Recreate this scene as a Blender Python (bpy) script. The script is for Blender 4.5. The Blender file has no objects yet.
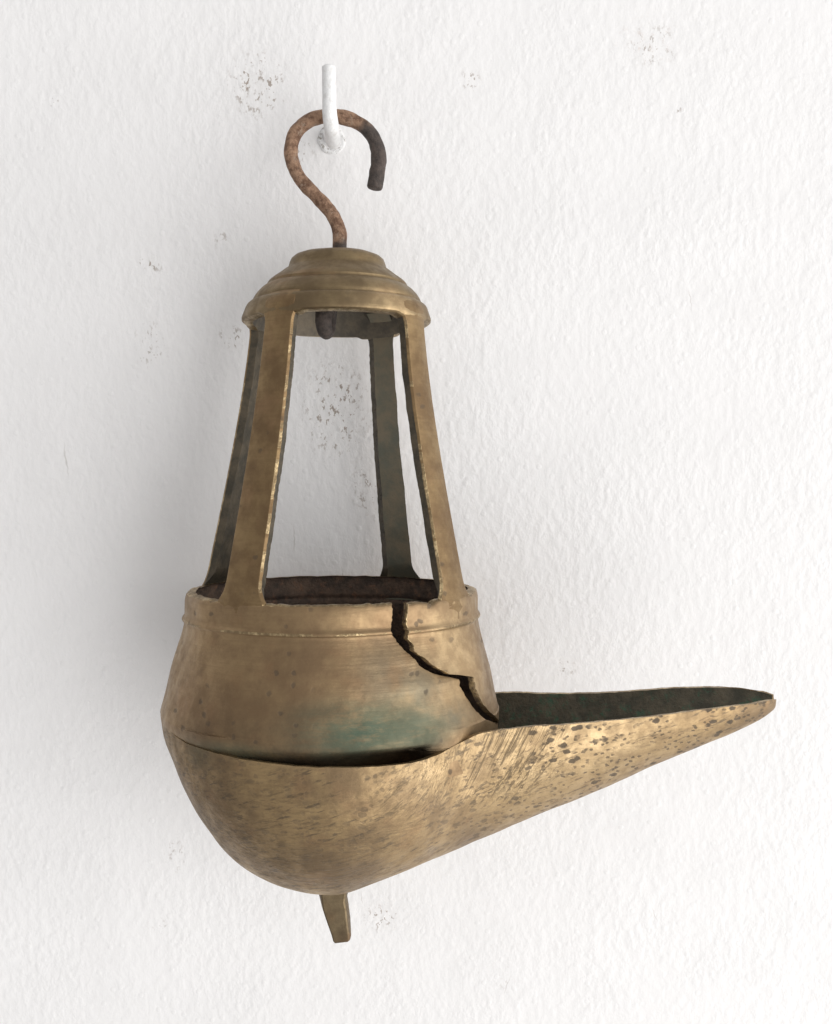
import bpy, bmesh, math, random
from mathutils import Vector, Matrix, noise

random.seed(7)
# ---------------------------------------------------------------- units
# All shapes are laid out in a drawing unit U of a quarter millimetre (x right, y down, d = depth away
# from the viewer, origin on the viewer's line of sight) and stored in metres.
U = 0.00025
CX, CY = 416.5, 494.0          # line of sight
DIST = 1080.0                  # viewer to lamp axis
TILT = math.radians(8.4)       # the lamp leans back against the wall
R4 = Matrix.Rotation(-TILT, 4, 'X')   # turns the lamp's frame into the room's, where the wall is upright
AX = 333.0                     # lamp axis

scene = bpy.context.scene
COL = scene.collection


def V(x, y, d):
    return Vector(((x - CX) * U, d * U, (CY - y) * U))


BASE = V(AX + 8, 940, 0)       # the lamp's foot


def L(x, y, d):                # a point of the lamp, from its foot
    return V(x, y, d) - BASE


def smooth(a, b, x):
    t = max(0.0, min(1.0, (x - a) / (b - a)))
    return t * t * (3 - 2 * t)


def lerp_table(tab, x):
    if x <= tab[0][0]:
        return tab[0][1]
    for (x0, y0), (x1, y1) in zip(tab, tab[1:]):
        if x <= x1:
            return y0 + (y1 - y0) * (x - x0) / (x1 - x0 + 1e-9)
    return tab[-1][1]


def spline(tab, x):
    """monotone cubic (Fritsch-Carlson) through a table"""
    n = len(tab)
    if x <= tab[0][0]:
        return tab[0][1]
    if x >= tab[-1][0]:
        return tab[-1][1]
    h = [tab[i + 1][0] - tab[i][0] for i in range(n - 1)]
    s = [(tab[i + 1][1] - tab[i][1]) / h[i] for i in range(n - 1)]
    m = [s[0]] + [0 if s[i - 1] * s[i] <= 0 else 3 * (h[i - 1] + h[i]) / ((2 * h[i] + h[i - 1]) / s[i - 1] + (h[i] + 2 * h[i - 1]) / s[i]) for i in range(1, n - 1)] + [s[-1]]
    for i in range(n - 1):
        if x <= tab[i + 1][0]:
            t = (x - tab[i][0]) / h[i]
            t2, t3 = t * t, t * t * t
            return ((2 * t3 - 3 * t2 + 1) * tab[i][1] + (t3 - 2 * t2 + t) * h[i] * m[i]
                    + (-2 * t3 + 3 * t2) * tab[i + 1][1] + (t3 - t2) * h[i] * m[i + 1])


def catmull(pts, per=14):
    out = []
    n = len(pts)
    P = [Vector(p) for p in pts]
    for i in range(n - 1):
        p0, p1, p2, p3 = P[max(i - 1, 0)], P[i], P[i + 1], P[min(i + 2, n - 1)]
        for k in range(per):
            t = k / per
            out.append(0.5 * ((2 * p1) + (p2 - p0) * t + (2 * p0 - 5 * p1 + 4 * p2 - p3) * t * t + (3 * p1 - p0 - 3 * p2 + p3) * t ** 3))
    out.append(P[-1])
    return out


def link(name, me, mats, parent=None, smooth_shade=True):
    for m in mats:
        me.materials.append(m)
    if smooth_shade:
        for p in me.polygons:
            p.use_smooth = True
    o = bpy.data.objects.new(name, me)
    COL.objects.link(o)
    if parent:
        o.parent = parent
    return o


def finish(name, bm, mats, parent=None, doubles=0.0, sharp=50):
    if doubles:
        bmesh.ops.remove_doubles(bm, verts=bm.verts, dist=doubles * U)
    bmesh.ops.recalc_face_normals(bm, faces=bm.faces)
    for e in bm.edges:
        if len(e.link_faces) == 2 and e.calc_face_angle(0) > math.radians(sharp):
            e.smooth = False
    me = bpy.data.meshes.new(name)
    bm.to_mesh(me)
    bm.free()
    return link(name, me, mats, parent)


# ---------------------------------------------------------------- node helpers
class NT:
    def __init__(self, name):
        self.mat = bpy.data.materials.new(name)
        self.mat.use_nodes = True
        self.t = self.mat.node_tree
        self.t.nodes.clear()
        self.out = self.t.nodes.new('ShaderNodeOutputMaterial')
        self.bsdf = self.t.nodes.new('ShaderNodeBsdfPrincipled')
        self.t.links.new(self.bsdf.outputs[0], self.out.inputs[0])
        co = self.t.nodes.new('ShaderNodeTexCoord')
        mp = self.t.nodes.new('ShaderNodeMapping')
        mp.inputs['Scale'].default_value = (1 / U, 1 / U, 1 / U)   # drawing units
        self.t.links.new(co.outputs['Object'], mp.inputs[0])
        self.co = mp.outputs[0]

    def put(self, sock, v):
        if isinstance(v, bpy.types.NodeSocket):
            self.t.links.new(v, sock)
        elif v is not None:
            if isinstance(v, (tuple, list)) and len(v) == 3 and sock.type == 'RGBA':
                v = (*v, 1)
            sock.default_value = v

    def mapping(self, vec, rot=(0, 0, 0), scale=(1, 1, 1), loc=(0, 0, 0)):
        n = self.t.nodes.new('ShaderNodeMapping')
        self.put(n.inputs[0], vec)
        n.inputs['Location'].default_value = loc
        n.inputs['Rotation'].default_value = rot
        n.inputs['Scale'].default_value = scale
        return n.outputs[0]

    def noise(self, size, detail=3, rough=0.55, vec=None, dist=0.0, color=False):
        n = self.t.nodes.new('ShaderNodeTexNoise')
        self.put(n.inputs['Vector'], vec or self.co)
        n.inputs['Scale'].default_value = 1 / size
        n.inputs['Detail'].default_value = detail
        n.inputs['Roughness'].default_value = rough
        n.inputs['Distortion'].default_value = dist
        return n.outputs['Color' if color else 'Fac']

    def voronoi(self, size, vec=None, rand=1.0, out='Distance', dims='3D'):
        n = self.t.nodes.new('ShaderNodeTexVoronoi')
        n.voronoi_dimensions = dims
        self.put(n.inputs['Vector'], vec or self.co)
        n.inputs['Scale'].default_value = 1 / size
        n.inputs['Randomness'].default_value = rand
        return n.outputs[out]

    def math(self, op, a, b=0.0, c=None, clamp=False):
        n = self.t.nodes.new('ShaderNodeMath')
        n.operation = op
        n.use_clamp = clamp
        self.put(n.inputs[0], a)
        self.put(n.inputs[1], b)
        if c is not None:
            self.put(n.inputs[2], c)
        return n.outputs[0]

    def vmath(self, op, a, b=None, scale=None):
        n = self.t.nodes.new('ShaderNodeVectorMath')
        n.operation = op
        self.put(n.inputs[0], a)
        if b is not None:
            self.put(n.inputs[1], b)
        if scale is not None:
            self.put(n.inputs['Scale'], scale)
        return n.outputs['Value' if op in ('LENGTH', 'DISTANCE', 'DOT_PRODUCT') else 'Vector']

    def ramp(self, v, a, b, lo=0.0, hi=1.0):
        n = self.t.nodes.new('ShaderNodeMapRange')
        n.interpolation_type = 'SMOOTHSTEP'
        self.put(n.inputs['Value'], v)
        n.inputs['From Min'].default_value = a
        n.inputs['From Max'].default_value = b
        n.inputs['To Min'].default_value = lo
        n.inputs['To Max'].default_value = hi
        return n.outputs[0]

    def mix(self, f, a, b):
        n = self.t.nodes.new('ShaderNodeMix')
        n.data_type = 'RGBA'
        self.put(n.inputs[0], f)
        self.put(n.inputs[6], a)
        self.put(n.inputs[7], b)
        return n.outputs[2]

    def blob(self, centre, radius, vec=None, stretch=(1, 1, 1), soft=0.0):
        """1 inside an ellipsoid, fading to 0 at its edge"""
        d = self.vmath('SUBTRACT', vec or self.co, tuple(centre))
        d = self.vmath('MULTIPLY', d, tuple(1 / s for s in stretch))
        return self.ramp(self.vmath('LENGTH', d), radius * soft, radius, 1.0, 0.0)

    def bump(self, h, dist, strength=1.0, normal=None):
        n = self.t.nodes.new('ShaderNodeBump')
        n.inputs['Strength'].default_value = strength
        n.inputs['Distance'].default_value = dist * U
        self.put(n.inputs['Height'], h)
        if normal is not None:
            self.put(n.inputs['Normal'], normal)
        return n.outputs[0]

    def set(self, **kw):
        for k, v in kw.items():
            self.put(self.bsdf.inputs[k.replace('_', ' ')], v)
        return self.mat


def lamp_px(x, y, d):          # a lamp point in the materials' drawing units
    return tuple(c / U for c in L(x, y, d))


def brass(name, light=(0.47, 0.335, 0.17), dark=(0.25, 0.175, 0.095), spots=0.0, scratch=None, green=(), grime_shade=(), grey=(),
          pits=0.15, rough=0.42, highlight=()):
    m = NT(name)
    big = m.noise(70, 4, 0.6)
    mid = m.noise(16, 4, 0.65)
    f = m.math('ADD', m.math('MULTIPLY', big, 0.65), m.math('MULTIPLY', mid, 0.35))
    col = m.mix(m.ramp(f, 0.36, 0.62), light, dark)
    # pinkish, coppery clouding
    col = m.mix(m.ramp(m.noise(34, 3, 0.6, vec=m.mapping(m.co, loc=(40, 9, 3))), 0.52, 0.72, 0, 0.4), col, (0.31, 0.192, 0.105))
    rgh = m.ramp(mid, 0.3, 0.7, rough - 0.04, rough + 0.14)
    # faint lines left by the lathe and by polishing
    lines = m.noise(3.0, 3, 0.7, vec=m.mapping(m.co, scale=(0.05, 0.05, 1)))
    col = m.mix(m.ramp(lines, 0.42, 0.7, 0, 0.32), col, dark)
    met = 0.9
    for c, r, st in highlight:  # lighter patches: highlights painted into the brass colour
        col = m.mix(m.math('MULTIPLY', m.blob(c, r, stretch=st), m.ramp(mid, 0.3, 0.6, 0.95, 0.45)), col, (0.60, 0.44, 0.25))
    # dirt where hands do not rub, with slit and left-end shade painted in
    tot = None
    for c, r, st, k in grime_shade:
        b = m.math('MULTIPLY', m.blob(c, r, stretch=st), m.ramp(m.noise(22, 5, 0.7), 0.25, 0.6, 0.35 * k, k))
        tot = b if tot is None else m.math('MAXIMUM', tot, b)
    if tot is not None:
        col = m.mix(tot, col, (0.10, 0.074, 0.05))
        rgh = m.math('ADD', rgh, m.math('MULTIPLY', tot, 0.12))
    for c, r, st, k in grey:       # a thin grey-blue oxide film
        b = m.math('MULTIPLY', m.blob(c, r, stretch=st), m.ramp(m.noise(24, 4, 0.6), 0.3, 0.65, 0.3 * k, k))
        col = m.mix(b, col, (0.175, 0.162, 0.118))
    for c, r, st, k in green:
        b = m.math('MULTIPLY', m.blob(c, r, stretch=st), m.ramp(m.noise(15, 6, 0.78, vec=m.mapping(m.co, scale=(0.35, 0.35, 1.2))), 0.3, 0.6, 0.3 * k, k))
        col = m.mix(b, col, (0.066, 0.112, 0.078))
        met = m.math('SUBTRACT', met, m.math('MULTIPLY', b, 0.5))
        rgh = m.math('ADD', rgh, m.math('MULTIPLY', b, 0.2))
    # small dark pits and bigger round tarnish spots
    warp = m.vmath('ADD', m.co, m.vmath('SCALE', m.vmath('SUBTRACT', m.noise(6, 3, 0.6, color=True), (0.5, 0.5, 0.5)), scale=5.0))
    flat = m.mapping(warp, rot=(math.radians(-90), 0, 0))
    pit = m.math('MULTIPLY', m.ramp(m.voronoi(19, vec=flat, dims='2D'), 0.07, 0.15, 1, 0), m.ramp(m.noise(44, 2), 0.5, 0.6))
    sp = m.math('MULTIPLY', pit, min(1, pits * 4), clamp=True)
    if spots:
        lean = m.mapping(m.mapping(warp, rot=(math.radians(-90), 0, 0)), rot=(0, 0, math.radians(-28)), scale=(0.72, 1.15, 1))
        c1 = m.ramp(m.noise(42, 3, 0.6, vec=m.mapping(m.co, loc=(11, 70, 5))), 0.47, 0.56)
        c2 = m.ramp(m.noise(30, 3, 0.6, vec=m.mapping(m.co, loc=(91, 7, 50))), 0.43, 0.55)
        s1 = m.math('MULTIPLY', m.ramp(m.voronoi(13, vec=lean, dims='2D'), 0.15, 0.25, 1, 0), c1)
        s2 = m.math('MULTIPLY', m.ramp(m.voronoi(6.5, vec=lean, dims='2D'), 0.15, 0.27, 1, 0), c2)
        sp = m.math('MAXIMUM', sp, m.math('MULTIPLY', m.math('MAXIMUM', s1, m.math('MULTIPLY', s2, 0.85)), m.math('ADD', m.math('MULTIPLY', m.blob(lamp_px(640, 740, -60), 260, soft=0.3), spots * 0.62), spots * 0.38), clamp=True))
        # short dark dashes left by hammer and file
        dash = m.noise(3.2, 3, 0.7, vec=m.mapping(m.mapping(m.co, rot=(0, math.radians(18), 0)), scale=(0.16, 0.3, 1)))
        col = m.mix(m.math('MULTIPLY', m.ramp(dash, 0.54, 0.64), m.ramp(m.noise(26, 3), 0.38, 0.6, 0.2, 0.7)), col, (0.115, 0.088, 0.062))
    col = m.mix(m.math('MULTIPLY', sp, 0.9), col, (0.085, 0.066, 0.048))
    rgh = m.math('ADD', rgh, m.math('MULTIPLY', sp, 0.18))
    met = m.math('SUBTRACT', met, m.math('MULTIPLY', sp, 0.35))
    h = m.math('ADD', m.math('MULTIPLY', m.noise(5, 4, 0.65), 0.5), m.math('MULTIPLY', m.noise(30, 2), 2.0))
    h = m.math('ADD', h, m.math('MULTIPLY', lines, 0.5))
    h = m.math('SUBTRACT', h, m.math('MULTIPLY', sp, 0.5))
    nrm = m.bump(h, 1.0, 0.55)
    if scratch:
        for ang, centre, r, st, amt, ln in scratch:
            sv = m.mapping(m.mapping(m.co, rot=(0, ang, 0)), scale=(1.0, 1.0, 1 / ln))
            ns = m.noise(4.2, 3, 0.75, vec=sv)
            k = m.blob(centre, r, stretch=st, soft=0.45)
            line = m.math('MULTIPLY', m.ramp(ns, 0.53, 0.60), k)
            nrm = m.bump(m.math('MULTIPLY', ns, k), 3.0 * amt, 0.6, nrm)
            col = m.mix(m.math('MULTIPLY', line, min(1, 0.75 * amt)), col, (0.13, 0.095, 0.058))
    return m.set(Base_Color=col, Metallic=met, Roughness=rgh, Normal=nrm)


def dull(name, a, b, size=14, rough=0.75, metallic=0.25, bump=2.0, third=None):
    m = NT(name)
    n1 = m.noise(size, 5, 0.7)
    col = m.mix(m.ramp(n1, 0.35, 0.65), a, b)
    if third:
        col = m.mix(m.ramp(m.noise(size * 0.7, 5, 0.75, vec=m.mapping(m.co, loc=(31, 12, 77))), 0.52, 0.68, 0, 0.85), col, third)
    h = m.math('ADD', m.noise(size * 0.35, 4, 0.7), m.math('MULTIPLY', n1, 1.5))
    return m.set(Base_Color=col, Metallic=metallic, Roughness=rough, Normal=m.bump(h, bump, 0.7))


# ---------------------------------------------------------------- lamp materials
M_cap = brass('aged_brass_cap', light=(0.27, 0.20, 0.11), dark=(0.175, 0.126, 0.072), rough=0.45, pits=0.05,
              highlight=[(lamp_px(398, 318, -70), 60, (1, 1, .5))],
              grime_shade=[(lamp_px(337, 248, -20), 60, (1, 1, .5), 0.45)])
M_strut = brass('aged_brass_strut', light=(0.32, 0.222, 0.112), dark=(0.20, 0.13, 0.068), rough=0.46, pits=0.14)
M_collar = brass('aged_brass_collar', light=(0.36, 0.250, 0.135), dark=(0.235, 0.157, 0.089), rough=0.42, pits=0.16,
                 highlight=[(lamp_px(455, 640, -90), 75, (1, 1, 1.1))],
                 green=[(lamp_px(372, 697, -160), 95, (1, 1, .46), 0.9), (lamp_px(425, 700, -140), 55, (1, 1, .5), 0.6), (lamp_px(268, 716, -140), 60, (1, 1, .22), 0.6)],
                 grey=[(lamp_px(420, 668, -140), 70, (1, 1, .65), 0.8), (lamp_px(392, 640, -150), 50, (1, 1, .7), 0.4), (lamp_px(455, 694, -110), 42, (1, 1, .5), 0.8), (lamp_px(240, 716, -110), 60, (1, 1, .3), 0.7)],
                 grime_shade=[(lamp_px(317, 722, -150), 150, (1, 1, .2), 0.95), (lamp_px(418, 718, -130), 50, (1, 1, .5), 0.95),
                        (lamp_px(265, 700, -140), 110, (1, 1, .2), 0.4), (lamp_px(330, 680, -150), 50, (1, 1, .3), 0.5)])  # collar foot: tarnish plus painted shade above the slit
M_bowl = brass('aged_brass_bowl', light=(0.42, 0.294, 0.152), dark=(0.235, 0.163, 0.092), rough=0.43, spots=0.95, pits=0.1,
               highlight=[(lamp_px(428, 735, -140), 46, (1.1, 1, .7)), (lamp_px(560, 735, -80), 160, (1.1, 1, .7))],
               grime_shade=[(lamp_px(200, 770, -80), 140, (1, 1, 1), 0.5), (lamp_px(300, 800, -130), 120, (1.2, 1, .7), 0.35)], green=[(lamp_px(235, 722, -120), 30, (1, 1, .8), 0.5)],  # left end darkened: shade of the unlit side put into the colour
               scratch=[(math.radians(-27), lamp_px(500, 728, -95), 82, (1, 1, 1), 1.0, 22),
                        (math.radians(-52), lamp_px(424, 745, -145), 58, (1.1, 1, .8), 0.8, 14),
                        (math.radians(-80), lamp_px(290, 850, -100), 190, (1, 1, 1), 0.45, 12)])
M_foot = brass('aged_brass_foot', light=(0.20, 0.152, 0.09), dark=(0.12, 0.088, 0.055), rough=0.5)
M_soot = dull('soot_and_rust', (0.065, 0.048, 0.038), (0.15, 0.10, 0.07), third=(0.23, 0.125, 0.075), size=14)
M_inside = dull('dark_tarnish_inside', (0.11, 0.098, 0.08), (0.20, 0.165, 0.12), size=26, metallic=0.5, rough=0.6, bump=1.0)
M_channel = dull('green_black_channel', (0.07, 0.066, 0.048), (0.135, 0.115, 0.08), third=(0.06, 0.135, 0.085), size=22)
m = NT('rubbed_and_glinting_brass')  # rubbed edges, with the glint of lit lips put into the colour
wn = m.math('ADD', m.math('MULTIPLY', m.noise(4.5, 4, 0.7), 0.6), m.math('MULTIPLY', m.noise(20, 2), 0.4))
M_worn_glint = m.set(Base_Color=m.mix(m.ramp(wn, 0.45, 0.66), (0.25, 0.18, 0.10), (0.60, 0.46, 0.26)), Metallic=0.9, Roughness=m.ramp(wn, 0.35, 0.6, 0.55, 0.36),
               Normal=m.bump(wn, 3.0, 0.7))
M_inner_face = dull('oxidised_inner_face', (0.185, 0.185, 0.145), (0.28, 0.235, 0.165), size=40, metallic=0.55, rough=0.6, bump=0.8)
M_side = dull('shaded_strut_side', (0.066, 0.058, 0.043), (0.13, 0.105, 0.072), size=18, metallic=0.5, rough=0.6, bump=1.0)  # strut sides and back-left inner face, their shade put into the colour
M_edge = dull('broken_edge', (0.10, 0.07, 0.045), (0.34, 0.24, 0.12), size=6, metallic=0.7, rough=0.5)

# hook: rust brown where it was handled, blackened at its free end
m = NT('rusty_iron')
n1 = m.noise(9, 5, 0.72)
rust = m.mix(m.ramp(n1, 0.36, 0.62), (0.14, 0.072, 0.042), (0.36, 0.225, 0.145))
rust = m.mix(m.ramp(m.noise(4, 4, 0.7), 0.56, 0.7, 0, 0.8), rust, (0.07, 0.036, 0.024))
rust = m.mix(m.ramp(m.noise(13, 4, 0.7, vec=m.mapping(m.co, loc=(5, 55, 8))), 0.58, 0.68, 0, 0.7), rust, (0.36, 0.27, 0.20))
iron = m.mix(m.ramp(n1, 0.3, 0.7), (0.045, 0.037, 0.033), (0.105, 0.08, 0.068))
wob = m.vmath('ADD', m.co, m.vmath('SCALE', m.vmath('SUBTRACT', m.noise(14, 3, color=True), (.5, .5, .5)), scale=16.0))
k = m.math('MAXIMUM', m.blob(lamp_px(381, 160, 8), 46, vec=wob, soft=0.75), m.blob(lamp_px(343, 254, 0), 17, vec=wob, soft=0.5))
k = m.math('MAXIMUM', k, m.blob(lamp_px(330, 320, -5), 60, vec=wob, soft=0.7))
M_rust = m.set(Base_Color=m.mix(k, rust, iron), Roughness=0.68, Metallic=0.25,
               Normal=m.bump(m.math('ADD', n1, m.math('MULTIPLY', m.noise(3, 4, 0.7), 0.6)), 2.2, 0.8))

# ---------------------------------------------------------------- the lamp
lamp = bpy.data.objects.new('oil_lamp', None)
lamp.empty_display_size = 0.02
COL.objects.link(lamp)
lamp.matrix_world = R4 @ Matrix.Translation(BASE)
lamp['label'] = 'aged brass hanging oil lamp with cracked collar and long open spout'
lamp['category'] = 'oil lamp'


def axis_x(y):                 # the lamp hangs a degree out of plumb
    return 332.6 + (600 - y) * 0.015


def ring_pt(phi, r, y):        # phi: 0 to the right, -90 towards the viewer
    return L(axis_x(y) + r * math.cos(phi), y, r * math.sin(phi))


def wob_n(p, size, amt):
    return noise.noise(Vector(p) / size) * amt


# --- cap: a turned dome, hollow below
CAP = [(252.5, 9), (252.8, 20), (253.5, 28), (255.3, 36), (258, 43), (261, 46.5), (264, 47.8), (267, 48.6), (269.5, 49.4), (271, 51.5), (274, 55.5), (277.5, 60), (281, 65), (283.5, 68), (285.3, 69.4), (286.6, 69.3), (287.8, 69.6), (289, 72.2), (292, 76),
       (296, 79.8), (299.5, 82.2), (302.3, 83.6), (303.6, 83.4), (304.8, 84), (306, 87), (308, 89.3), (311, 90.8), (315, 92), (319, 93.2), (322, 94), (324.5, 93.8), (326.3, 92), (327.2, 89)]
CAPI = [(327.5, 83), (322, 81), (312, 79), (302, 76), (292, 68), (284, 58), (277, 46), (268, 40), (264, 30), (263, 9)]
STRUT_DEG = (-114.5, -31.5, 58.5, 153.0)     # from the front, to the right
bm = bmesh.new()
N = 256
rows = []
for y, r in CAP + CAPI:
    row = []
    for i in range(N):
        a = 2 * math.pi * i / N
        w = wob_n((math.cos(a) * 60, math.sin(a) * 60, y), 34, 0.6)
        yy = y + wob_n((math.cos(a) * 60, math.sin(a) * 60, 400), 40, 0.7)
        if yy > 311:             # the openings bite into the rim between the struts
            gap = min(abs((math.degrees(a) + 90 - q + 180) % 360 - 180) for q in STRUT_DEG)
            yy = 311 + (yy - 311) * (1 - 0.15 * smooth(12, 17, gap))
        row.append(bm.verts.new(ring_pt(a, r + w, yy)))
    rows.append(row)
nr = len(rows)
for j in range(nr):
    A, B = rows[j], rows[(j + 1) % nr]
    for i in range(N):
        f = bm.faces.new((A[i], A[(i + 1) % N], B[(i + 1) % N], B[i]))
        f.material_index = 1 if len(CAP) <= j < nr - 1 else (2 if j == len(CAP) - 1 or j == len(CAP) - 2 else 0)
cap = finish('cap', bm, [M_cap, M_inside, M_worn_glint], lamp, sharp=40)

# --- struts: four flat bars from the collar's rim up to the cap
STRUT_R = [(300, 79), (305, 86), (311, 91.6), (318, 93.9), (324, 94.3), (334, 95.2), (580, 141.3), (592, 144.2), (599, 145.2), (605, 144.6), (612, 144.6)]


def strut(phi_deg, dirt, seed):
    phi = math.radians(phi_deg - 90)      # given from the front, to the right
    bm = bmesh.new()
    ys = [303 + (612 - 303) * i / 120 for i in range(121)]
    cuts = (-1, -0.9, -0.55, 0, 0.55, 0.9, 1)
    nc = 6
    outer, inner = [], []
    for y in ys:
        t = (y - 318) / 280
        r = spline(STRUT_R, y)
        hw = (16.8 + 4.4 * t) * (0.86 if seed == 4 else 1.0)
        hw += 8 * max(0, 1 - max(0, 590 - y) / 24) ** 3 + 2.5 * max(0, 1 - max(0, y - 326) / 12) ** 3
        jl = wob_n((y, seed * 17.3, 2), 4, 0.45) + wob_n((y, seed * 7.1, 9), 40, 0.9)
        jr = wob_n((y, seed * 31.7, 5), 4, 0.7) + wob_n((y, seed * 3.3, 11), 40, 0.9)
        th = 11.5 + wob_n((y, seed, 30), 20, 1.2) + 2 * smooth(318, 308, y)
        th += (3.5 - th) * smooth(570, 592, y)
        skew = -9.0 if seed == 4 else 0.0
        o, n_ = [], []
        for c in range(nc + 1):
            s = cuts[c]
            wdt = s * hw + (jl if c == 0 else 0) + (jr if c == nc else 0)
            crown = 1.0 * s * s + (2.2 if c in (0, nc) else 0)
            o.append(bm.verts.new(ring_pt(phi + wdt / r, r - crown, y)))
            n_.append(bm.verts.new(ring_pt(phi + (wdt * 0.97 + skew) / r, r - th, y)))
        outer.append(o)
        inner.append(n_)
    for j in range(len(ys) - 1):
        for c in range(nc):
            f = bm.faces.new((outer[j][c], outer[j][c + 1], outer[j + 1][c + 1], outer[j + 1][c]))
            f.material_index = 2 if c in (0, nc - 1) and noise.noise(Vector((ys[j] / 16, c, seed * 5.5))) + 0.4 * noise.noise(Vector((ys[j] / 4, c, seed * 2.5))) > 0.12 - 0.3 * smooth(380, 500, ys[j]) else 0
            f = bm.faces.new((inner[j][c], inner[j + 1][c], inner[j + 1][c + 1], inner[j][c + 1]))
            f.material_index = 1
        for c in (0, nc):
            f = bm.faces.new((outer[j][c], outer[j + 1][c], inner[j + 1][c], inner[j][c]))
            f.material_index = 3
    for j in (0, -1):
        bm.faces.new([*outer[j], *reversed(inner[j])])
    o = finish('strut', bm, [M_strut, M_side if seed == 1 else M_inner_face, M_worn_glint, M_side], lamp, sharp=35)
    bv = o.modifiers.new('edges', 'BEVEL')
    bv.width = 0.9 * U
    bv.segments = 3
    bv.limit_method = 'ANGLE'
    bv.angle_limit = math.radians(40)
    bv.harden_normals = False
    return o


for k, a in enumerate(STRUT_DEG):
    strut(a, 0, k + 1)

# plan of the bowl's and spout's rim: along the spout, half width
RIM = [(-165.5, 0), (-164, 20), (-160, 42), (-148, 75), (-122, 115), (-88, 145), (-45, 165), (0, 172.5), (40, 170.5), (70, 160), (90, 147), (104, 132), (120, 116), (138, 104.5), (158, 96), (200, 86), (274, 69), (354, 48.5), (405, 32), (430, 20), (440, 11), (444, 4)]
RIM_POLAR = sorted((-math.degrees(math.atan2(p.y, p.x)), p.length) for p in catmull([(a_, b_, 0) for a_, b_ in RIM], 12))


# --- collar: a conical band with a turned rim, torn open by a jagged crack
COLLAR_ = [(588.5, 143.0), (589.3, 145.0), (592, 146.3), (597, 147.0), (603, 147.0), (608, 147.0), (611, 147.8), (612.3, 148.9), (613.8, 149.6), (615.2, 149.2), (616.2, 147.9), (618.5, 147.6), (622, 148.2),
           (640, 153), (660, 158.2), (680, 162.6), (694, 166.0), (703, 168.2), (708, 169.0), (712, 168.4), (718, 166), (724, 162.8), (731, 157.5), (738, 149.5), (746, 139)]

COLLAR = [(y, r - 2.2) for y, r in COLLAR_]


def to_collar(px, py):
    """where the sight line through a photograph point meets the collar: angle and height"""
    depth = 130.0
    for _ in range(60):
        s = DIST / (DIST - depth)
        y = CY + (py - CY) / s
        x = CX + (px - CX) / s
        r = spline(COLLAR, y)
        a = max(-0.999, min(0.999, (x - axis_x(y)) / r))
        nd = r * math.sqrt(1 - a * a)
        depth = depth * 0.5 + nd * 0.5
    return -math.acos(a), y


CL = [(394.8, 598), (394.8, 604), (395.2, 618), (394.6, 631), (399, 638), (403.4, 644.6), (410, 652), (417.4, 658.6), (421, 664), (425, 668), (431, 671.5), (436, 674), (447, 676.6), (458, 678.4), (463.5, 680), (464, 686.7),
      (470.5, 697.6), (475, 705), (480, 711.7), (487.6, 719.5), (497, 725.7)]
CR = [(405.7, 598), (405.7, 605), (404.8, 618), (406.5, 637), (411.5, 642), (411.8, 649), (415, 652.5), (421.5, 656.5), (428, 663), (434.6, 667.5), (447, 674), (459.5, 675), (470.5, 677), (472, 688),
      (476, 697), (480, 704), (487.6, 712), (495, 718), (500.5, 722)]
tl = sorted((y, a) for a, y in (to_collar(*p) for p in CL))
tr = sorted((y, a) for a, y in (to_collar(*p) for p in CR))
y_end = min(tl[-1][0], tr[-1][0]) - 0.3
bm = bmesh.new()
ys = []
y = 588.5
while y < 746:
    ys.append(y)
    y += 0.8 if 597 < y < y_end + 2 else 1.3
ys.append(746)
NU = 220
TH = 6.0
G = [[], []]
open_row = []
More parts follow.
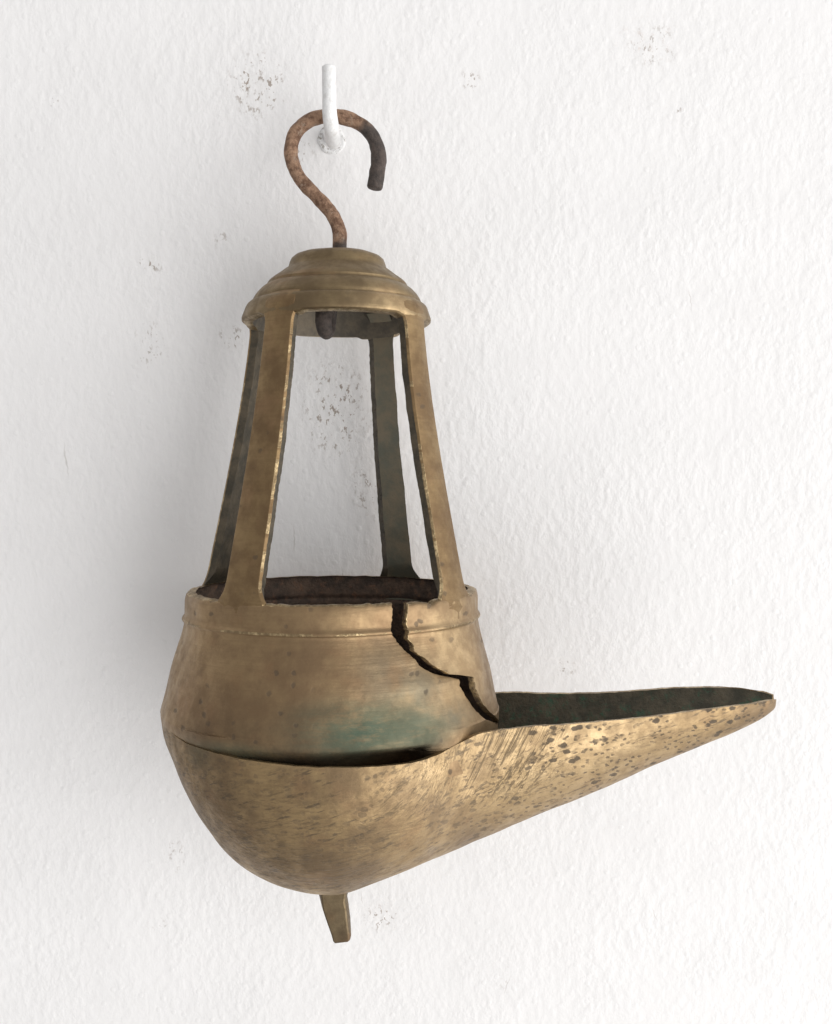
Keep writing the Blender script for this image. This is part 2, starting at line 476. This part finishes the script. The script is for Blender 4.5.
for y in ys:
    r0 = spline(COLLAR, y)
    jag = wob_n((y, 3.1, 0), 2.6, 0.008) + wob_n((y, 9.1, 0), 1.2, 0.003)
    jag2 = wob_n((y, 23.1, 5), 2.4, 0.007) + wob_n((y, 29.1, 5), 1.1, 0.003)
    pl, pr = lerp_table(tl, y) + jag, lerp_table(tr, y) + jag2
    if y > y_end:
        pl = pr = lerp_table(tr, y)
    elif pr - pl < 0.006:
        mid = (pl + pr) / 2
        pl, pr = mid - 0.003, mid + 0.003
    open_row.append(y <= y_end)
    close = smooth(y_end + 12, y_end - 40, y)
    for s in (0, 1):
        row = []
        for i in range(NU + 1):
            t = i / NU
            # finer steps near the crack
            tt = t - 0.13 * math.sin(2 * math.pi * t)
            a = pr + (pl + 2 * math.pi - pr) * tt
            da_r, da_l = a - pr, pl + 2 * math.pi - a
            r = r0 - (TH if s else 0)
            r += wob_n((math.cos(a) * 150, math.sin(a) * 150, y), 45, 1.6) * smooth(702, 665, y)
            if y > 704:      # the foot of the collar is pinched in above the slit
                deg = math.degrees(a) - (360 if a > math.pi else 0)
                side = max(smooth(-109, -128, deg), smooth(-52, -46, deg))       # here the collar sits tight in the bowl
                side *= smooth(655, 706, y)
                if -62 < deg < 90:
                    flush = min(lerp_table(RIM_POLAR, deg) - 0.4, 167.0)
                else:
                    flush = lerp_table(RIM_POLAR, -abs(deg)) + 0.4 - max(0, y - 708) * 0.1 - (max(0, y - 708) / 10) ** 2
                r += (flush - (TH if s else 0) - r) * side
                r -= 6 * smooth(711, 735, y) * smooth(-118, -80, deg) * smooth(-51, -55.5, deg) + 18 * smooth(712, 725, y) * smooth(-92, -64, deg) * smooth(-53.2, -55.4, deg)
            # the two lips of the tear are bent apart
            r += close * (3.0 * math.exp(-da_r * 4.5) - 4.5 * math.exp(-da_l * 3.2)) * 0.9
            yy = y
            if y < 600:
                nick = wob_n((math.cos(a) * 150, math.sin(a) * 150, 7), 6, 1.1)
                nick += 3.2 * math.exp(-((a - pr - 0.2) / 0.045) ** 2)      # a nick by the crack
                yy = y + nick * smooth(600, 589, y)
            yy -= 2.4 * math.sin(a) * smooth(655, 615, y)        # the rim leans a little to the front
            if s == 0 and y <= y_end and i in (0, NU):
                r -= 1.4
            row.append(bm.verts.new(ring_pt(a, r, yy)))
        G[s].append(row)
for j in range(len(ys) - 1):
    for i in range(NU):
        f = bm.faces.new((G[0][j][i], G[0][j][i + 1], G[0][j + 1][i + 1], G[0][j + 1][i]))
        wear_glint = noise.noise(Vector((i / 7.0, ys[j] / 6, 3.3)))
        if ys[j] < 589 or (open_row[j] and i < 2 and wear_glint > -0.35) or (612.4 < ys[j] < 614.8 and wear_glint > 0.0) or (open_row[j] and i == NU - 1 and ys[j] < 612):
            f.material_index = 3
        f = bm.faces.new((G[1][j][i], G[1][j + 1][i], G[1][j + 1][i + 1], G[1][j][i + 1]))
        f.material_index = 1
    if open_row[j]:
        for i in (0, NU):
            f = bm.faces.new((G[0][j][i], G[0][j + 1][i], G[1][j + 1][i], G[1][j][i]))
            f.material_index = 2
for j in (0, len(ys) - 1):
    for i in range(NU):
        f = bm.faces.new((G[0][j][i], G[0][j][i + 1], G[1][j][i + 1], G[1][j][i]))
        f.material_index = 3 if j == 0 else 1
collar = finish('collar', bm, [M_collar, M_soot, M_edge, M_worn_glint], lamp, doubles=0.02, sharp=50)
collar['label'] = 'conical brass collar torn open by a jagged crack'

# --- bowl and spout: one beaten, boat-shaped shell lofted through cross-sections along its length,
# --- cut into its two parts where the spout leaves the bowl
RIM_Y = [(-166, 703), (-150, 709), (-125, 715), (-90, 718.5), (-40, 721.5), (20, 724), (80, 724.5), (104, 723), (125, 717), (145, 711), (165, 709), (200, 707.6), (240, 707), (274, 705.8), (314, 703.5), (354, 700.7), (390, 698.8), (425, 697.6), (436, 697), (444, 698.4)]
SIL = [(160, 690), (163, 706), (165, 722), (168, 740), (175, 765), (185, 790), (196, 813), (210, 835), (229, 856), (250, 872), (269, 882.5), (290, 890), (312, 894.5), (333, 895.5), (352, 892), (372, 884), (400, 873), (430, 860.3), (457.6, 848.8), (480, 839.3), (503, 829.6), (534.5, 816.4),
       (567, 803.5), (599, 790.4), (626, 778.3), (652, 766), (683, 753.5), (714.5, 740.8), (735, 731.8), (753, 722.8), (764, 717), (772, 711.5), (778, 703.5)]
X0 = 331.0
NS, NJ = 170, 72
half = catmull([(a_, b_, 0) for a_, b_ in RIM], 24)
cum = [0]
for p, q in zip(half, half[1:]):
    cum.append(cum[-1] + (q - p).length)
stations = []
j = 0
for i in range(NS + 1):
    sl = cum[-1] * i / NS
    while j < len(cum) - 2 and cum[j + 1] < sl:
        j += 1
    p = half[j].lerp(half[j + 1], (sl - cum[j]) / (cum[j + 1] - cum[j]))
    stations.append((p.x, max(p.y, 0.6)))


def section(dx, B, D, th):
    """th 0 at the near rim, pi at the far rim"""
    mexp = 2.0 - 0.42 * smooth(70, 260, dx)
    c, s_ = math.cos(th), math.sin(th)
    b_ = math.copysign(abs(c) ** (2 / mexp), c)
    yr = spline(RIM_Y, dx)
    if c < 0:
        yr = yr + (min(yr, 714) - 6.2 * smooth(230, 400, dx) * (1 - 0.5 * smooth(412, 440, dx)) - yr) * smooth(0, 0.6, -c)
    return Vector((X0 + dx, yr + D * max(s_, 0.0) ** (2 / mexp), -B * b_))


def proj(p):
    k_ = DIST / (DIST + p.z)
    return CX + (p.x - CX) * k_, CY + (p.y - CY) * k_


depths = []
for dx, B in stations:
    lo, hi = 0.5, 230
    for _ in range(24):
        D = (lo + hi) / 2
        over = max(py - spline(SIL, px) for px, py in (proj(section(dx, B, D, math.pi * t / 24)) for t in range(1, 24)))
        if over > 0:
            hi = D
        else:
            lo = D
    depths.append(lo)
END = [(-166, 9), (-164, 17), (-161, 25), (-157, 33), (-151, 43), (-143, 56), (-134, 73), (-123, 91), (-111, 107), (-98, 121), (-83, 132)]
for i, (dx, B) in enumerate(stations):      # the round end
    if dx < -98:
        depths[i] = spline(END, dx)
for _ in range(6):
    depths = [depths[0]] + [(depths[i - 1] + 2 * depths[i] + depths[i + 1]) / 4 for i in range(1, NS)] + [depths[-1]]

grid = [[section(dx, B, D, math.pi * j / NJ) for j in range(NJ + 1)] for (dx, B), D in zip(stations, depths)]
bm = bmesh.new()
VO, VI = [], []
for i in range(NS + 1):
    dx, B = stations[i]
    oc, ic = [], []
    for j in range(NJ + 1):
        e1 = grid[min(i + 1, NS)][j] - grid[max(i - 1, 0)][j]
        e2 = grid[i][min(j + 1, NJ)] - grid[i][max(j - 1, 0)]
        n_ = e1.cross(e2)
        n_ = n_.normalized() if n_.length > 1e-6 else Vector((-1, 0, 0))
        if n_.dot(grid[i][j] - Vector((X0 + dx * 0.6, 690, 0))) < 0:
            n_ = -n_
        p = grid[i][j]
        w_ = wob_n(p, 60, 0.9) + wob_n(p + Vector((0, 0, 300)), 20, 0.35)
        p = p + n_ * w_ * smooth(0, 30, B) * smooth(0, 16, min(j, NJ - j))
        t = min(6.0, 1.2 + B * 0.22)
        flat_n = Vector((n_.x, n_.y * smooth(0, 10, min(j, NJ - j)), n_.z))
        q = p - flat_n.normalized() * t
        if j in (0, NJ):
            jit = wob_n((dx, B, 2), 7, 0.5) + wob_n((dx, B, 52), 45, 0.7)
            if j == NJ:          # the far lip is bent and nicked near the tip
                jit += 2.6 * smooth(400, 412, dx) * smooth(436, 428, dx)
            p = p + Vector((0, jit, 0))
            q = q + Vector((0, jit + 0.4, 0))
        oc.append(bm.verts.new(L(*p)))
        ic.append(bm.verts.new(L(*q)))
    VO.append(oc)
    VI.append(ic)
bm.verts.index_update()
rimset = set()
for i in range(NS + 1):
    rimset |= {VO[i][0].index, VO[i][NJ].index, VI[i][0].index, VI[i][NJ].index}
cut = next(i for i in range(NS) if stations[i][0] > 158)
part_of = {}
for i in range(NS):
    mine = []
    for j in range(NJ):
        mine.append(bm.faces.new((VO[i][j], VO[i + 1][j], VO[i + 1][j + 1], VO[i][j + 1])))
        f = bm.faces.new((VI[i][j], VI[i][j + 1], VI[i + 1][j + 1], VI[i + 1][j]))
        f.material_index = 1
        mine.append(f)
    for j in (0, NJ):
        f = bm.faces.new((VO[i][j], VI[i][j], VI[i + 1][j], VO[i + 1][j]))
        f.material_index = 2
        mine.append(f)
    for f in mine:
        part_of[f] = i >= cut
for i in (0, NS):
    for j in range(NJ):
        part_of[bm.faces.new((VO[i][j], VO[i][j + 1], VI[i][j + 1], VI[i][j]))] = i > 0
bmesh.ops.recalc_face_normals(bm, faces=bm.faces)
bm.normal_update()


def split_part(name, keep_spout, mats):
    idx, verts, faces, mi, nors = {}, [], [], [], []
    for f in bm.faces:
        if part_of[f] != keep_spout:
            continue
        ff = []
        for v in f.verts:
            if v.index not in idx:
                idx[v.index] = len(verts)
                verts.append(v.co.copy())
            ff.append(idx[v.index])
        faces.append(ff)
        mi.append(f.material_index)
        rim = sum(1 for v in f.verts if v.index in rimset) == 4
        for v in f.verts:
            if rim:
                nors.append(f.normal.copy())
            elif v.index in rimset:          # shade the walls without the rim's face
                n_ = Vector((0, 0, 0))
                for g in v.link_faces:
                    if sum(1 for q in g.verts if q.index in rimset) != 4:
                        n_ += g.normal
                nors.append(n_.normalized())
            else:
                nors.append(v.normal.copy())
    me = bpy.data.meshes.new(name)
    me.from_pydata(verts, [], faces)
    me.update()
    for p, k_ in zip(me.polygons, mi):
        p.material_index = k_
        p.use_smooth = True
    me.normals_split_custom_set(nors)
    return link(name, me, mats, lamp, smooth_shade=True)


bowl = split_part('bowl', False, [M_bowl, M_soot, M_worn_glint])
spout = split_part('spout', True, [M_bowl, M_channel, M_worn_glint])
spout['label'] = 'long open trough spout with pitted filed brass side and blackened channel'
bm.free()

# --- foot: a tapered peg under the bowl
bm = bmesh.new()
secs = [(872, 333, 17.5, 12), (890, 333, 16, 11), (897, 333.6, 15, 10.5), (905, 335.2, 14, 10), (918, 338.2, 12.5, 9), (930, 341, 10.8, 8.2), (936, 342.2, 9.8, 7.6), (938.6, 342.4, 8.2, 6.2)]
prev = None
for k, (y, x, hw, hd) in enumerate(secs):
    poly = [(-hw, 3), (-hw + 8.5 - 0.012 * (y - 872) * hw, -hd), (hw - 1.5, -hd * 0.92), (hw, -hd * 0.5), (hw, hd), (-hw + 3, hd)]
    ring = []
    for q, (a, d) in enumerate(poly):
        yy = y + (1.4 if q in (2, 3) else 0) * -1 * smooth(920, 940, y) + wob_n((a, y, d), 6, 0.5)
        ring.append(bm.verts.new(L(x + a * 0.93 + wob_n((a, d, y), 8, 1.5), yy, d - 6)))
    if prev:
        for i in range(6):
            bm.faces.new((prev[i], prev[(i + 1) % 6], ring[(i + 1) % 6], ring[i]))
    else:
        bm.faces.new(ring)
    prev = ring
bm.faces.new(list(reversed(prev)))
foot = finish('foot', bm, [M_foot], lamp, sharp=25)
bv = foot.modifiers.new('edges', 'BEVEL')
bv.width = 1.2 * U
bv.segments = 2
bv.limit_method = 'ANGLE'
bv.angle_limit = math.radians(30)


# --- swept rods
def tube(path, rad, seg=24, seed=0, rough_amt=0.35, conv=L, cap_round=True):
    bm = bmesh.new()
    P = [Vector(p) for p in path]
    n = len(P)
    rings = []
    up = Vector((0.13, 0.2, 1)).normalized()
    for i in range(n):
        t = (P[min(i + 1, n - 1)] - P[max(i - 1, 0)]).normalized()
        u = up - t * up.dot(t)
        if u.length < 1e-4:
            u = Vector((1, 0, 0)) - t * t.x
        u.normalize()
        w = t.cross(u)
        up = u
        r = rad(i / (n - 1)) if callable(rad) else rad
        ring = []
        for s in range(seg):
            a = 2 * math.pi * s / seg
            q = P[i] + u * math.cos(a) * r + w * math.sin(a) * r
            k = wob_n(q + Vector((seed * 50, 0, 0)), 6, rough_amt) + wob_n(q + Vector((seed * 50, 90, 0)), 16, rough_amt * 1.6)
            q = P[i] + (q - P[i]) * (1 + k / max(r, .1))
            ring.append(bm.verts.new(conv(*q)))
        rings.append(ring)
    for i in range(n - 1):
        for s in range(seg):
            bm.faces.new((rings[i][s], rings[i][(s + 1) % seg], rings[i + 1][(s + 1) % seg], rings[i + 1][s]))
    bm.faces.new(rings[0])
    bm.faces.new(list(reversed(rings[-1])))
    return bm


def end_taper(R, f=0.02):
    def r(t):
        e = min(t, 1 - t) / f
        return R * (1 if e >= 1 else 0.72 + 0.28 * math.sqrt(max(0, 1 - (1 - e) ** 2)))
    return r


HOOK = [(327, 306, -19), (325.6, 321, -22), (325.8, 330.5, -17), (326.8, 333, -7), (328.5, 325, 2), (332, 302, 4), (337.5, 276, 2), (339.6, 243.4, 0), (338.7, 228.8, 0), (330, 211, 1), (313.8, 193.6, 2), (297.0, 173, 4), (290.2, 149.6, 6),
        (294.8, 130.6, 7), (307.9, 118.2, 8), (324, 113.6, 8), (343, 115, 7), (360.7, 122.7, 6), (373.8, 138, 4), (379, 158, 2), (377.2, 173, 0), (374.6, 189.5, -1)]


def hook_r(t):
    base = 6.9 + 0.9 * smooth(0.8, 0.95, t) + 1.8 * smooth(0.2, 0.0, t)
    e = min(t, 1 - t) / 0.012
    return base * (1 if e >= 1 else 0.7 + 0.3 * math.sqrt(max(0, 1 - (1 - e) ** 2)))


hook = finish('hanging_hook', tube(catmull(HOOK, 14), hook_r, seed=1, rough_amt=0.5), [M_rust], lamp, sharp=60)
hook['label'] = 'rusty iron hook bent like a question mark'

# ---------------------------------------------------------------- the wall and its hook
# the wall's plane in the lamp's frame
WY, WD = 712.0, 178.0          # it passes this height at this depth


def wall_depth(y):
    return WD - (WY - y) * math.tan(TILT)


def wall_point(px, py, lift=0.0):
    """the wall point seen at a photograph position"""
    d = 130.0
    for _ in range(40):
        s = DIST / (DIST + d)
        y = CY + (py - CY) / s
        d = wall_depth(y)
    s = DIST / (DIST + d)
    return CX + (px - CX) / s, CY + (py - CY) / s, d


origin = V(CX, CY, wall_depth(CY))
W_in_lamp = Matrix.Rotation(TILT, 4, 'X')
wall_m = R4 @ Matrix.Translation(origin) @ W_in_lamp


def wall_local(px, py):        # in the wall's own drawing units
    p = V(*wall_point(px, py))
    q = (R4 @ Matrix.Translation(origin) @ W_in_lamp).inverted() @ (R4 @ p)
    return tuple(c / U for c in q)


m = NT('white_wall_paint')
w = m.co
stip = m.noise(10.5, 3, 0.5, vec=m.mapping(w, scale=(1.15, 1, 0.8)))
lump = m.noise(21, 2, 0.5, vec=m.mapping(w, scale=(1.1, 1, 0.75), loc=(3, 9, 1)))
fine = m.noise(3.2, 2, 0.5)
wave = m.noise(110, 2, 0.5)
h = m.math('ADD', m.math('MULTIPLY', m.ramp(stip, 0.36, 0.68), 1.0), m.math('MULTIPLY', lump, 2.2))
h = m.math('ADD', h, m.math('MULTIPLY', fine, 0.35))
h = m.math('MULTIPLY', h, m.ramp(m.noise(130, 3, 0.6, vec=m.mapping(w, loc=(9, 2, 71))), 0.3, 0.7, 0.55, 1.3))
h = m.math('ADD', h, m.math('MULTIPLY', wave, 3.0))
drop = m.math('MULTIPLY', m.ramp(m.voronoi(26, vec=m.mapping(w, rot=(math.radians(-90), 0, 0)), dims='2D'), 0.05, 0.14, 1, 0), m.ramp(m.noise(60, 1), 0.45, 0.55))
h = m.math('ADD', h, m.math('MULTIPLY', drop, 1.0))
col = m.mix(m.ramp(m.noise(120, 4, 0.6), 0.35, 0.7), (0.862, 0.855, 0.855), (0.835, 0.828, 0.828))
PATCH = [(258, 85, 48, 1.0, 1.1), (300, 150, 30, .5, 1), (336, 410, 58, .9, 1.5), (375, 485, 40, .9, 1.4), (652, 45, 46, .6, .8), (680, 112, 30, .5, .6), (382, 918, 38, .7, .8),
         (175, 855, 24, .45, 1.6), (150, 265, 24, .7, .7), (232, 338, 26, .8, .8), (150, 345, 34, .5, 1.4), (565, 668, 22, .8, .8), (55, 100, 14, .9, 1), (340, 590, 30, .5, 1.5),
         (224, 240, 20, .5, 1), (470, 80, 18, .7, 1), (575, 690, 16, .6, .7), (160, 925, 30, .35, .6), (505, 985, 34, .25, 1.4), (60, 500, 60, .12, 1.5), (620, 300, 60, .12, 1), (480, 620, 60, .15, 1)]
mask = None
for px, py, r, k_, st in PATCH:
    b = m.math('MULTIPLY', m.blob(wall_local(px, py), r, stretch=(1, 1, st)), k_)
    mask = b if mask is None else m.math('MAXIMUM', mask, b)
warpw = m.vmath('ADD', w, m.vmath('SCALE', m.vmath('SUBTRACT', m.noise(18, 2, 0.6, color=True), (.5, .5, .5)), scale=9.0))
fleckn = m.noise(5.2, 3, 0.62, vec=m.mapping(w, rot=(0, math.radians(25), 0), scale=(1.25, 1, 0.8), loc=(7, 3, 2)))
speck = m.math('MULTIPLY', m.ramp(fleckn, 0.565, 0.625), m.ramp(m.noise(17, 3, 0.7, vec=m.mapping(w, loc=(17, 3, 29))), 0.38, 0.54))
dirt = m.math('MULTIPLY', speck, m.ramp(mask, 0.03, 0.75))
smear = m.math('MULTIPLY', m.ramp(m.noise(16, 4, 0.7, vec=m.mapping(w, loc=(50, 8, 13))), 0.5, 0.75), m.math('MULTIPLY', mask, 0.16))
col = m.mix(smear, col, (0.40, 0.36, 0.31))
col = m.mix(m.math('MULTIPLY', dirt, 0.85), col, (0.30, 0.24, 0.195))
# hairline scratches
for px, py, ln, ang in ((507, 985, 17, -18), (362, 898, 12, 8), (294, 540, 22, 3), (66, 460, 26, 4), (655, 915, 14, 20), (402, 870, 14, -30), (690, 300, 16, 12)):
    c = wall_local(px, py)
    hv = m.mapping(m.vmath('SUBTRACT', warpw, c), rot=(0, math.radians(ang), 0))
    col = m.mix(m.math('MULTIPLY', m.blob((0, 0, 0), ln, vec=hv, stretch=(0.055, 1, 1), soft=0.1), 0.42), col, (0.36, 0.32, 0.29))
# flaked pink-brown scuff high on the right
scf = m.math('MULTIPLY', m.blob(wall_local(650, 42), 52, stretch=(1, 1, .75)), m.ramp(m.noise(9, 5, 0.75, vec=m.mapping(w, loc=(8, 80, 2))), 0.54, 0.66))
col = m.mix(m.math('MULTIPLY', scf, 0.4), col, (0.55, 0.43, 0.36))
M_wall = m.set(Base_Color=col, Roughness=0.62, Normal=m.bump(h, 2.2, 0.165))

bm = bmesh.new()
HW, TK = 4400, 60
vs = [bm.verts.new(Vector((x * U, yv * U, z * U))) for yv in (0, TK) for x, z in ((-HW, -HW), (HW, -HW), (HW, HW), (-HW, HW))]
for q in ((0, 1, 2, 3), (7, 6, 5, 4), (0, 4, 5, 1), (1, 5, 6, 2), (2, 6, 7, 3), (3, 7, 4, 0)):
    bm.faces.new([vs[i] for i in q])
bmesh.ops.recalc_face_normals(bm, faces=bm.faces)
me = bpy.data.meshes.new('wall')
bm.to_mesh(me)
bm.free()
wall = link('wall', me, [M_wall], smooth_shade=False)
wall.matrix_world = wall_m
wall['kind'] = 'structure'
wall['label'] = 'white painted plaster wall with a stippled surface and small dirt marks'
wall['category'] = 'wall'

m = NT('white_hook_paint')
M_hookpaint = m.set(Base_Color=m.mix(m.ramp(m.noise(7, 4, 0.7), 0.5, 0.75), (0.81, 0.81, 0.81), (0.68, 0.665, 0.645)), Roughness=0.4,
                    Normal=m.bump(m.noise(6, 4, 0.65), 2.2, 0.7))
m = NT('cracked_paint_ring')
M_ring = m.set(Base_Color=m.mix(m.ramp(m.noise(5, 4, 0.7), 0.52, 0.62), (0.80, 0.80, 0.80), (0.34, 0.32, 0.29)), Roughness=0.7, Normal=m.bump(m.noise(4, 4, 0.7), 2.0, 0.8))

bx, by, bd = wall_point(331.5, 140)
wh = bpy.data.objects.new('wall_hook', None)
wh.empty_display_size = 0.01
COL.objects.link(wh)
WB = V(bx, by, bd)
wh.matrix_world = R4 @ Matrix.Translation(WB)
wh['label'] = 'white painted right-angle screw hook sticking out of the wall above the lamp'
wh['category'] = 'hook'


def H(x, y, d):
    return V(x, y, d) - WB


# depth of the upright and the sizes that put it where the photograph shows it
ud = -16.0
su = DIST / (DIST + ud)
tipx, tipy = CX + (328.6 - CX) / su, CY + (66 - CY) / su
botx, boty = CX + (331 - CX) / su, CY + (125 - CY) / su
path = [(bx, by, bd + 14), (bx + .5, by + 1, bd * 0.72), (botx - 1, boty + 3, 26), (botx, boty + 2, 4), (botx - .3, boty - 2, -10), (botx - 1.4, boty - 12, ud), ((tipx + botx) / 2 - .4, (tipy + boty) / 2, ud - 1), (tipx, tipy, ud)]


def whr(t):
    r = 7.6 - 0.8 * smooth(0.4, 1.0, t)
    e = (1 - t) / 0.015
    return r * (1 if e >= 1 else 0.75 + 0.25 * math.sqrt(max(0, 1 - (1 - e) ** 2)))


finish('rod', tube(catmull(path, 14), whr, seed=5, rough_amt=0.15, conv=H), [M_hookpaint], wh, sharp=60)
# ring of lifted paint and plaster round the hole
bm = bmesh.new()
nrm_in = Vector((0, -math.cos(TILT), math.sin(TILT)))     # out of the wall (y down)
e2 = Vector((0, math.sin(TILT), math.cos(TILT)))
rows = []
for k in range(9):
    a = math.pi * k / 8
    row = []
    for i in range(48):
        ph = 2 * math.pi * i / 48
        rr = 12.2 + 3.0 * math.cos(a) + wob_n((math.cos(ph) * 9, math.sin(ph) * 9, 3), 5, 1.0)
        hh = 2.6 * math.sin(a) - 0.4 + wob_n((math.cos(ph) * 9, math.sin(ph) * 9, a * 4), 4, 0.5)
        up_ = Vector((0, -1, 0))
        x = bx + rr * math.cos(ph)
        y = by + rr * math.sin(ph) * math.cos(TILT)
        d = wall_depth(y) - hh
        row.append(bm.verts.new(H(x, y, d)))
    rows.append(row)
for A, B in zip(rows, rows[1:]):
    for i in range(48):
        bm.faces.new((A[i], A[(i + 1) % 48], B[(i + 1) % 48], B[i]))
finish('paint_ring', bm, [M_ring], wh)

# ---------------------------------------------------------------- light
def area(name, pos, target, size, size_y, energy, color):
    l = bpy.data.lights.new(name, 'AREA')
    l.shape = 'RECTANGLE'
    l.size, l.size_y = size, size_y
    l.energy = energy
    l.color = color
    o = bpy.data.objects.new(name, l)
    COL.objects.link(o)
    p, t = R4 @ V(*pos), R4 @ V(*target)
    o.matrix_world = Matrix.Translation(p) @ (t - p).to_track_quat('-Z', 'Y').to_matrix().to_4x4()
    return o


area('window_light', (416 + 3700, 494 + 1500, -2500), (380, 600, 60), 1.7, 1.7, 18.5, (1.0, 0.985, 0.965))

world = bpy.data.worlds.new('World')
scene.world = world
world.use_nodes = True
bg = world.node_tree.nodes['Background']
# an even, white-painted room: a little lighter on the window's side
wt = world.node_tree
tc = wt.nodes.new('ShaderNodeTexCoord')
sx = wt.nodes.new('ShaderNodeSeparateXYZ')
wt.links.new(tc.outputs['Generated'], sx.inputs[0])
mr = wt.nodes.new('ShaderNodeMapRange')
mr.interpolation_type = 'SMOOTHSTEP'
mr.inputs['From Min'].default_value = -0.9
mr.inputs['From Max'].default_value = 0.9
wt.links.new(sx.outputs['X'], mr.inputs['Value'])
mx = wt.nodes.new('ShaderNodeMix')
mx.data_type = 'RGBA'
mx.inputs[6].default_value = (0.56, 0.55, 0.545, 1)
mx.inputs[7].default_value = (0.99, 0.985, 0.985, 1)
wt.links.new(mr.outputs[0], mx.inputs[0])
wt.links.new(mx.outputs[2], bg.inputs[0])
bg.inputs[1].default_value = 0.82

# ---------------------------------------------------------------- camera
cam = bpy.data.cameras.new('camera')
cam.sensor_fit = 'VERTICAL'
cam.sensor_height = 24
cam.lens = 24 * DIST / 1024
cam.shift_y = -(512 - CY) / 1024
cam.clip_start = 0.005
cam.clip_end = 50
co = bpy.data.objects.new('camera', cam)
COL.objects.link(co)
co.matrix_world = R4 @ Matrix.Translation(V(CX, CY, -DIST)) @ Matrix.Rotation(math.radians(90), 4, 'X')
scene.camera = co

scene.view_settings.view_transform = 'Standard'
scene.view_settings.look = 'None'
scene.view_settings.exposure = 0.0
scene.view_settings.gamma = 1.0
scene.cycles.use_denoising = True
scene.cycles.use_adaptive_sampling = True
scene.cycles.adaptive_threshold = 0.02
scene.cycles.max_bounces = 6
scene.cycles.diffuse_bounces = 4
scene.cycles.glossy_bounces = 4
